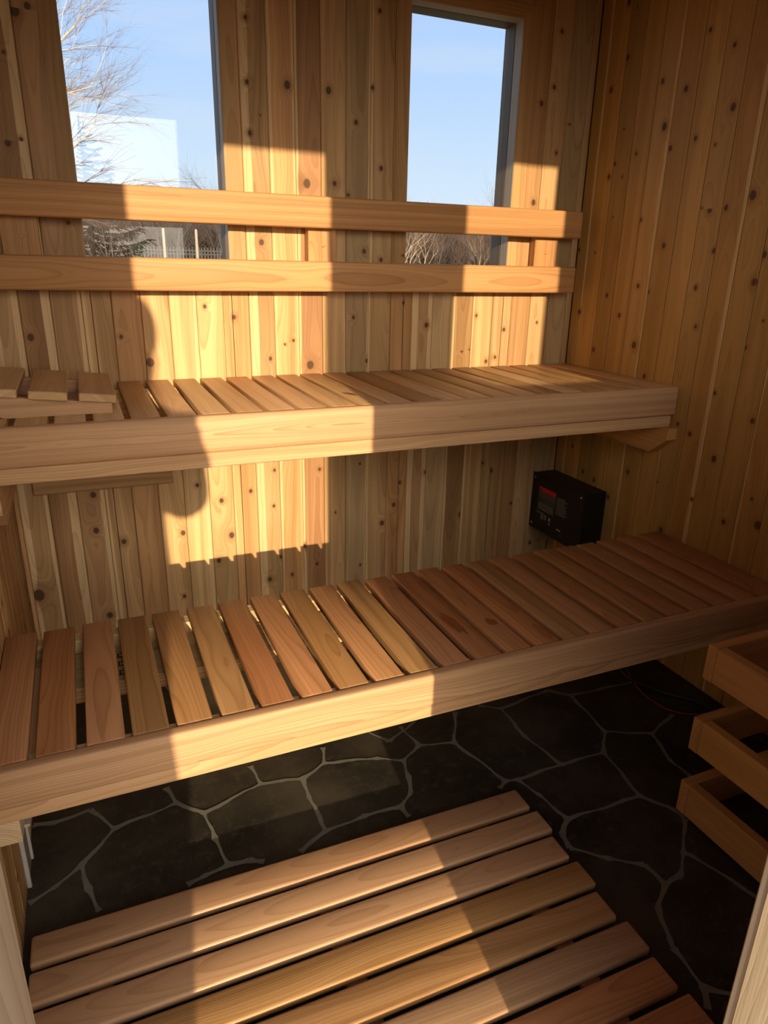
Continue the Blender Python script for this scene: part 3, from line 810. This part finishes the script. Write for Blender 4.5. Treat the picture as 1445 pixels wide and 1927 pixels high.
# ================================================================ HEATER POWER BOX on the right wall
X0, X1, Y0, Y1, Z0, Z1 = -0.100, -0.001, -0.318, -0.006, 0.272, 0.4985
pb = empty('power_box', (0, -0.16, Z0), 'black steel power box with a red warning label mounted low in the corner', 'electrical box')
mb = MB()
mb.board((X0 + 0.003, Y0 + 0.002, Z0 + 0.002), (X1, Y1 - 0.002, Z1 - 0.002), 2, 1, 0.002, 1)
mb.build('box_body', 'black', pb)
mb = MB()
mb.board((X0, Y0, Z0), (X0 + 0.0028, Y1, Z1), 2, 1, 0.001, 1)
cv = mb.build('box_cover', 'black', pb)
for (yy, zz) in ((-0.020, 0.4795), (-0.020, 0.291), (-0.300, 0.4795), (-0.300, 0.291)):
    mb = MB(); mb.disc((X0, yy, zz), (-1, 0, 0), 0.0042, 0.002, 14)
    mb.build('screw', 'screw', cv)
# printed label: red band, lines of small print, pictograms, white mark
xl = X0 - 0.0004
def strip(mb, ya, yb, za, zb, mi):
    mb.board((xl, min(ya, yb), min(za, zb)), (X0 - 0.00005, max(ya, yb), max(za, zb)), 1, 2, 0, 1, mi=mi)
mb = MB()
pr = random.Random(5)
strip(mb, -0.052, -0.158, 0.4525, 0.4345, 0)
# triangle pictogram cut in black on the red band
mb.add([(xl - 0.0003, -0.057, 0.4375), (xl - 0.0003, -0.069, 0.4375), (xl - 0.0003, -0.063, 0.4495)], [(0, 1, 2)], mi=3)
def printline(ya, yb, z, h, mi, mb_=None):
    mb_ = mb_ or mb
    y = ya
    while y > yb:
        w = pr.uniform(0.006, 0.016)
        strip(mb_, y, max(y - w, yb), z, z - h, mi)
        y -= w + 0.0018
for k in range(3): printline(-0.052, -0.158, 0.431 - k * 0.0075, 0.0042, 1)
for k in range(3): printline(-0.052, -0.158, 0.4075 - k * 0.0065, 0.0022, 1)
for k in range(4): strip(mb, -0.052, -0.150, 0.387 - k * 0.0075, 0.387 - k * 0.0075 - 0.0022, 2)
mr = MB()
for k in range(12): printline(-0.166, -0.232 + 0.02 * pr.random(), 0.441 - k * 0.0058, 0.0034, 1, mr)
printline(-0.050, -0.070, 0.350, 0.006, 1)
strip(mb, -0.076, -0.092, 0.352, 0.324, 1)
strip(mb, -0.097, -0.112, 0.348, 0.328, 1)
strip(mb, -0.127, -0.136, 0.344, 0.331, 2)
strip(mb, -0.126, -0.139, 0.326, 0.316, 1)
strip(mr, -0.178, -0.204, 0.3185, 0.3135, 2)
strip(mr, -0.199, -0.213, 0.3005, 0.2985, 1)
mb.build('warning_label', ['red', 'label_grey', 'label_white', 'black'], cv, label='red band above small grey print')
mr.build('rating_label', ['red', 'label_grey', 'label_white', 'black'], cv, label='column of small grey print')

mb = MB()
mb.tube([(-0.030, -0.060, Z0 - 0.001), (-0.028, -0.045, 0.235), (-0.020, -0.02, 0.20), (-0.012, -0.008, 0.15), (-0.012, -0.008, 0.002)], 0.003, 8)
mb.build('grey_cable', 'cable_grey', label='thin grey cable running down from the black power box', cat='cable')


def smooth(pts, n=6):
    out = []
    P_ = [Vector(p) for p in pts]
    P_ = [P_[0] * 2 - P_[1]] + P_ + [P_[-1] * 2 - P_[-2]]
    for i in range(1, len(P_) - 2):
        for k in range(n):
            t = k / n
            a, b_, c, d = P_[i - 1], P_[i], P_[i + 1], P_[i + 2]
            out.append(0.5 * ((2 * b_) + (c - a) * t + (2 * a - 5 * b_ + 4 * c - d) * t * t + (3 * b_ - a - 3 * c + d) * t ** 3))
    out.append(P_[-2])
    return out


mb = MB()
mb.tube(smooth([(-0.02, -0.50, 0.003), (-0.10, -0.62, 0.003), (-0.134, -0.667, 0.003), (-0.150, -0.69, 0.003), (-0.168, -0.73, 0.003), (-0.19, -0.80, 0.003), (-0.188, -0.866, 0.003), (-0.175, -0.902, 0.003), (-0.145, -0.931, 0.003), (-0.10, -0.950, 0.003), (-0.05, -0.97, 0.003), (-0.04, -1.10, 0.003), (-0.06, -1.30, 0.003)]), 0.0017, 6)
mb.build('red_wire', 'cable_red', label='thin red wire trailing over the dark floor in the right corner', cat='wire')
mb = MB()
mb.tube(smooth([(-0.02, -0.30, 0.006), (-0.12, -0.55, 0.006), (-0.175, -0.70, 0.006), (-0.15, -0.79, 0.006), (-0.11, -0.85, 0.006), (-0.07, -0.90, 0.006), (-0.05, -1.0, 0.006), (-0.04, -1.2, 0.006)]), 0.0045, 8)
mb.build('black_cable', 'cable_black', label='black cable lying in the right corner of the floor under the bench', cat='cable')

# white edged vent cover low on the left wall
vc = empty('vent_cover', (WX, -0.83, 0.0), 'white edged grey vent channel low on the left wall under the bench', 'vent')
one('vent_panel', (WX + 0.0005, -0.868, 0.002), (WX + 0.004, -0.796, 0.262), 'grey_plastic', vc, 2, 0.0005)
for yy in (-0.876, -0.796):
    one('vent_edge', (WX + 0.0005, yy, 0.002), (WX + 0.009, yy + 0.008, 0.262), 'white_plastic', vc, 2, 0.001)
one('vent_edge', (WX + 0.0005, -1.02, 0.2795), (WX + 0.050, -0.78, 0.2852), 'white_plastic', vc, 1, 0.001)

# ================================================================ OUTDOORS
mb = MB()
S_ = 150
mb.add([(-S_, -S_, -0.30), (S_, -S_, -0.30), (S_, S_, -0.30), (-S_, S_, -0.30)], [(0, 1, 2, 3)])
mb.build('ground', 'grass', kind='structure')


def grow(mb, tw, p, d, L, r, lvl, tr, up=0.1, droop=0.0, spread=0.6, dens=0, jit=0.16):
    """recursive branching; limbs into mb, fine twigs into tw"""
    n = 4 if lvl > 1 else 3
    p = Vector(p); d = Vector(d).normalized()
    for i in range(n):
        q = p + d * (L / n)
        r2 = r * (1 - 0.55 / n)
        if lvl <= 1:
            tw.seg(p, q, r, r2, 3)
        else:
            mb.seg(p, q, r, r2, 6 if lvl > 2 else 4)
        if lvl > 0 and (i > 0 or lvl < 3):
            for k in range(tr.choice((1, 2)) if lvl > 1 else tr.choice((1, 2, 2)) + dens):
                ax = Vector((tr.gauss(0, 1), tr.gauss(0, 1), tr.gauss(0, 0.5)))
                nd = (d + ax.normalized() * spread + Vector((0, 0, up if lvl > 1 else up - droop))).normalized()
                grow(mb, tw, q, nd, L * tr.uniform(0.42, 0.68), r2 * 0.55, lvl - 1, tr, up, droop, spread, dens, jit)
        p = q; r = r2
        d = (d + Vector((tr.gauss(0, jit), tr.gauss(0, jit), tr.gauss(0, jit * 0.6) + up * 0.25 - (droop * 0.6 if lvl <= 1 else 0)))).normalized()


def make_tree(name, seed, h, r, lvl, bark, twig, label, group=None, up=0.22, droop=0.0, spread=0.75):
    tr = random.Random(seed)
    a, b_ = MB(), MB()
    grow(a, b_, (0, 0, 0), (0, 0, 1), h, r, lvl, tr, up, droop, spread)
    o = a.build(name, bark, None, label, 'tree', group)
    c = b_.build('twigs', twig)
    c.parent = o
    return o


def place(o, x, y, s, rz):
    o.location = (x, y, -0.3); o.scale = (s, s, s); o.rotation_euler = (0, 0, rz)


def dup(o, label=None, group=None):
    c = o.copy(); COL.objects.link(c)
    for ch in o.children:
        k = ch.copy(); COL.objects.link(k); k.parent = c
    if label: c['label'] = label
    if group: c['group'] = group
    return c


tr = random.Random(21)
LBL_L = 'bare grey brown tree in the distance behind the left window'
LBL_R = 'bare reddish brown tree in the distance behind the right window'
left_protos = [make_tree('bare_tree', 100 + k, 4.6, 0.085, 4, 'bark', 'twig', LBL_L, 'bare trees beyond the left window') for k in range(3)]
right_protos = [make_tree('bare_tree', 200 + k, 4.0, 0.07, 4, 'birch' if k == 1 else 'bark', 'twig_red', LBL_R, 'bare trees beyond the right window', spread=0.85) for k in range(3)]
used = set()
def row(protos, xa, xb, n, ya, yb, sa, sb):
    for k in range(n):
        p = protos[k % len(protos)]
        o = p if p.name not in used else dup(p)
        used.add(p.name)
        t = (k + 0.5) / n
        place(o, xa + (xb - xa) * t + tr.uniform(-0.4, 0.4), tr.uniform(ya, yb), tr.uniform(sa, sb), tr.uniform(0, 6.28))
row(left_protos, -1.6, 9.0, 24, 33, 42, 0.52, 0.66)
row(right_protos, 13.0, 25.0, 24, 32, 42, 0.54, 0.72)
for (x_, y_, s_, pr_, lab) in ((7.0, 41.0, 0.86, left_protos[1], 'taller bare tree whose thin tips show at the right edge of the left window'),
                               (25.6, 40.0, 0.95, right_protos[0], 'taller bare tree whose tips show at the right edge of the right window')):
    o = dup(pr_, lab)
    if 'group' in o: del o['group']
    place(o, x_, y_, s_, 1.0)

# thicket of fine brush under the trees
mb = MB()
for k in range(19000):
    x_ = tr.uniform(-4, 30); y_ = tr.uniform(43, 52)
    h_ = tr.uniform(3.0, 5.4) * (0.9 + 0.1 * math.sin(x_ * 1.3))
    p = Vector((x_, y_, -0.3))
    dd = Vector((tr.gauss(0, 0.28), tr.gauss(0, 0.2), 1))
    q = p + dd * h_ * 0.5
    q2 = q + (dd + Vector((tr.gauss(0, 0.5), tr.gauss(0, 0.4), 0))) * h_ * 0.5
    mb.seg(p, q, 0.022, 0.016, 3); mb.seg(q, q2, 0.016, 0.008, 3)
    for j in range(2):
        q3 = q + Vector((tr.gauss(0, 0.6), tr.gauss(0, 0.5), 0.6)) * h_ * 0.4
        mb.seg(q, q3, 0.012, 0.006, 3)
mb.build('brush_thicket', 'brush', label='dense grey brown thicket of brush along the horizon', cat='brush', kind='stuff')

# birch close by on the left
tr2 = random.Random(5)
a, b_ = MB(), MB()
bp = [Vector((-2.35, 9.0, -0.3)), Vector((-2.32, 9.0, 1.2)), Vector((-2.25, 9.0, 2.6)), Vector((-2.12, 9.0, 4.0)), Vector((-2.0, 9.0, 5.4)), Vector((-1.95, 9.0, 6.8))]
for i in range(5):
    a.seg(bp[i], bp[i + 1], 0.085 - i * 0.014, 0.071 - i * 0.014, 10)
def limb(p, d, L, r, dr, lv=2):
    grow(a, b_, p, d, L, r, lv, tr2, 0.05, dr, 0.6, 2 if lv > 2 else 4, 0.14)
limb(bp[1] + Vector((0.01, 0, 0.55)), (0.9, -0.1, 0.24), 1.55, 0.020, 0.16)
limb(bp[1] + Vector((0.01, 0, 0.95)), (0.95, 0.0, 0.38), 1.45, 0.018, 0.10)
limb(bp[2], (0.8, 0.1, 0.55), 1.15, 0.014, 0.0, 3)
limb(bp[2] + Vector((0.02, 0, 0.18)), (0.85, 0.2, 0.5), 1.0, 0.012, 0.0, 3)
limb(bp[2] + Vector((0.05, 0, 0.5)), (0.85, -0.2, 0.5), 1.0, 0.012, 0.0, 3)
limb(bp[2] + Vector((0.05, 0, 1.0)), (0.8, 0.2, 0.5), 1.05, 0.012, 0.0, 3)
limb(bp[2] + Vector((0.03, 0, 0.35)), (0.85, -0.1, 0.45), 1.15, 0.016, 0.0, 3)
limb(bp[2] + Vector((0.05, 0, 0.7)), (0.75, 0.1, 0.6), 1.2, 0.016, 0.0, 3)
limb(bp[3], (0.7, 0, 0.6), 1.1, 0.014, 0.0, 3)
limb(bp[3] + Vector((0.05, 0, 0.5)), (0.6, 0, 0.7), 1.1, 0.013, 0.0)
limb(bp[2], (-0.7, 0.2, 0.5), 1.1, 0.02, 0.0)
limb(bp[3], (-0.6, -0.2, 0.7), 1.1, 0.016, 0.0)
bt = a.build('birch_tree', 'birch', None, 'bare pale barked birch with brown twigs at the left edge of the left window', 'tree')
par(b_.build('twigs', 'birch_twig'), bt)


# evergreens: one near the left tree line, one behind the viewer that shows mirrored in the pane
def evergreen(x_, y_, z0, h_, rad, n, seed, label, lean=0.0):
    t_ = random.Random(seed)
    a, b_ = MB(), MB()
    a.seg((0, 0, 0), (0, 0, h_), h_ * 0.02, 0.004, 7)
    for k in range(n):
        f = (k + 0.5) / n
        z = h_ * (0.06 + 0.92 * f)
        an = k * 2.399 + t_.uniform(-0.2, 0.2)
        rr = rad * ((1 - f ** 2.2) if lean else (1 - f) ** 0.75) * t_.uniform(0.75, 1.06) + 0.05
        rr *= 1.0 - lean * (0.5 - 0.5 * math.cos(an))
        dirv = Vector((math.cos(an), math.sin(an), 0))
        p = Vector((0, 0, z)); m_ = 7
        for j in range(m_):
            t0 = (j + 1) / m_
            q = Vector((0, 0, z)) + dirv * rr * t0 + Vector((0, 0, rr * (-0.35 * t0 + 0.42 * t0 * t0)))
            b_.seg(p, q, 0.010 * (1.2 - t0), 0.008 * (1.15 - t0), 3)
            sd_ = dirv.cross(Vector((0, 0, 1)))
            for s in (-1, 1):
                for w_ in range(4):
                    dd = (dirv * 0.7 + sd_ * s * t_.uniform(0.3, 1.0) + Vector((0, 0, t_.uniform(-0.7, 0.15)))).normalized()
                    b_.seg(p.lerp(q, w_ / 4), p.lerp(q, w_ / 4) + dd * rr * t_.uniform(0.12, 0.26), 0.008 + 0.004 * rad, 0.003, 3)
            p = q
    o = a.build('evergreen_tree', 'bark', None, label, 'tree')
    c = b_.build('needle_branches', 'evergreen'); c.parent = o
    o.location = (x_, y_, z0)
    return o


evergreen(1.75, 37.5, -0.3, 2.75, 1.35, 90, 4, 'small dark evergreen low behind the left window among the bare trees')
evergreen(-1.80, -9.0, -0.3, 3.5, 0.95, 170, 9, 'evergreen outside the doorway, mirrored in the left window pane', 0.78)

for k, (x_, lab) in enumerate(((1.45, 'left one of two pale posts seen low through the left window'), (2.58, 'right one of two pale posts seen low through the left window'))):
    mb = MB(); mb.tube([(x_, 25, -0.3), (x_ + 0.01, 25, 2.3), (x_ + 0.01, 25, 2.34)], [0.055, 0.05, 0.03], 10)
    mb.build('pale_post', 'post', label=lab, cat='post')
fe = empty('garden_fence', (2.0, 30, -0.3), 'dark picket fence low behind the left window', 'fence')
mb = MB()
for k in range(48):
    x_ = 1.2 + k * 0.13
    mb.board((x_, 30, -0.3), (x_ + 0.05, 30.02, 1.80 + 0.03 * (k % 2)), 2, 0, 0)
mb.build('pickets', 'fence', fe)
mb = MB()
for z in (0.2, 1.52, 1.66): mb.board((1.15, 30.021, z), (7.5, 30.05, z + 0.05), 0, 2, 0)
mb.build('fence_rail', 'fence', fe)

# ================================================================ THE PHOTOGRAPHER outside the doorway (behind the camera; casts the shadow on the left)


def skin(name, verts, edges, radii, mat, root=0, sub=2, parent=None, **kw):
    me = D.meshes.new(name)
    me.from_pydata(verts, edges, [])
    o = D.objects.new(name, me); COL.objects.link(o)
    md = o.modifiers.new('skin', 'SKIN'); md.use_smooth_shade = True
    for i, v in enumerate(me.skin_vertices[0].data):
        r = radii[i]
        v.radius = r if isinstance(r, tuple) else (r, r)
        v.use_root = (i == root)
    sb = o.modifiers.new('sub', 'SUBSURF'); sb.levels = sub; sb.render_levels = sub
    me.materials.append(M[mat])
    dg = bpy.context.evaluated_depsgraph_get()
    em = D.meshes.new_from_object(o.evaluated_get(dg))
    em.name = name
    D.objects.remove(o)
    o = D.objects.new(name, em); COL.objects.link(o)
    tag(o, **kw)
    if parent is not None: par(o, parent)
    return o


PX, PY = -1.945, -2.46
Z_ = -0.30
pv = [(PX, PY, 0.66), (PX, PY, 0.90), (PX, PY + 0.01, 1.12), (PX + 0.02, PY + 0.02, 1.31), (PX + 0.05, PY + 0.05, 1.40), (PX + 0.085, PY + 0.09, 1.50), (PX + 0.09, PY + 0.10, 1.585),
      # legs
      (PX + 0.10, PY, 0.60), (PX + 0.115, PY + 0.01, 0.22), (PX + 0.115, PY - 0.01, -0.20), (PX + 0.115, PY + 0.10, -0.255),
      (PX - 0.10, PY, 0.60), (PX - 0.115, PY + 0.01, 0.22), (PX - 0.115, PY - 0.01, -0.20), (PX - 0.13, PY + 0.10, -0.255),
      # right arm holding the phone
      (PX + 0.16, PY + 0.03, 1.28), (PX + 0.228, PY + 0.10, 1.005), (PX + 0.262, PY + 0.19, 1.12), (-1.660, -2.232, 1.205),
      # left arm hanging
      (PX - 0.17, PY + 0.02, 1.28), (PX - 0.24, PY - 0.01, 1.02), (PX - 0.23, PY + 0.06, 0.80), (PX - 0.225, PY + 0.08, 0.74)]
pe = [(0, 1), (1, 2), (2, 3), (3, 4), (4, 5), (5, 6), (0, 7), (7, 8), (8, 9), (9, 10), (0, 11), (11, 12), (12, 13), (13, 14), (3, 15), (15, 16), (16, 17), (17, 18), (3, 19), (19, 20), (20, 21), (21, 22)]
prd = [(0.135, 0.105), (0.165, 0.11), (0.17, 0.115), (0.12, 0.10), (0.055, 0.055), (0.078, 0.088), (0.085, 0.098), 0.092, 0.062, 0.05, 0.045, 0.092, 0.062, 0.05, 0.045, 0.088, 0.094, 0.058, 0.026, 0.072, 0.052, 0.042, 0.030]
person = skin('person', pv, pe, prd, 'coat', 0, 2, label='person in a dark coat standing outside the doorway holding up a phone', cat='person')
# head gets skin, legs trousers
person.data.materials.append(M['skin']); person.data.materials.append(M['trousers'])
for f in person.data.polygons:
    c = f.center
    if c.z > 1.42: f.material_index = 1
    elif c.z < 0.62 and abs(c.x - PX) < 0.21: f.material_index = 2
    f.use_smooth = True
hc = Vector((PX + 0.09, PY + 0.10, 1.56))
bm = bmesh.new(); bmesh.ops.create_uvsphere(bm, u_segments=24, v_segments=16, radius=1)
for v in bm.verts:
    n_ = v.co.copy()
    v.co = Vector((n_.x * 0.098, n_.y * 0.112 - 0.018, n_.z * 0.118 + 0.012)) + hc
dl = [v for v in bm.verts if (v.co.y - hc.y) > 0.045 and (v.co.z - hc.z) < 0.055]
bmesh.ops.delete(bm, geom=dl, context='VERTS')
me = D.meshes.new('hair'); bm.to_mesh(me); bm.free(); me.materials.append(M['hair'])
for f in me.polygons: f.use_smooth = True
ho = D.objects.new('hair', me); COL.objects.link(ho); par(ho, person)
mb = MB()
mb.tube([(hc.x, hc.y + 0.085, 1.555), (hc.x, hc.y + 0.108, 1.535), (hc.x, hc.y + 0.095, 1.525)], [0.008, 0.014, 0.012], 10)
par(mb.build('nose', 'skin'), person)
# hand: palm behind the phone, fingers along its edges
mb = MB()
cx_ = Vector(CP); ax_r = Vector((CR[0][0], CR[1][0], CR[2][0])); ax_u = Vector((CR[0][1], CR[1][1], CR[2][1])); ax_b = Vector((CR[0][2], CR[1][2], CR[2][2]))
pc = cx_ + ax_b * 0.012 - ax_u * 0.055
wrist = Vector((-1.660, -2.232, 1.205))
palm = pc + ax_b * 0.030 + ax_r * 0.030 - ax_u * 0.02
mb.tube([wrist, wrist.lerp(palm, 0.5), palm, palm + ax_u * 0.035], [0.026, 0.034, 0.040, 0.026], 12)
for k in range(4):
    b0 = palm + ax_u * (0.035 - 0.021 * k)
    l = (1.0, 1.1, 1.02, 0.85)[k]
    mb.tube([b0, b0 - ax_r * 0.035 * l + ax_b * 0.004, b0 - ax_r * 0.064 * l - ax_b * 0.012, b0 - ax_r * 0.070 * l - ax_b * 0.026], [0.010, 0.0095, 0.0088, 0.0065], 10)
mb.tube([palm + ax_u * 0.01, palm + ax_r * 0.018 + ax_u * 0.035, palm + ax_r * 0.012 + ax_u * 0.06 - ax_b * 0.018], [0.014, 0.0115, 0.008], 10)
par(mb.build('hand', 'skin'), person)
ph = Matrix.Translation(pc) @ Matrix([[CR[0][0], CR[0][1], CR[0][2], 0], [CR[1][0], CR[1][1], CR[1][2], 0], [CR[2][0], CR[2][1], CR[2][2], 0], [0, 0, 0, 1]])
mb = MB(); mb.board((-0.038, -0.082, -0.004), (0.038, 0.082, 0.004), 1, 0, 0.003, 3, mat=ph)
mb.build('phone', 'glass_phone', label='black phone held up in the hand of the person in the doorway', cat='phone')
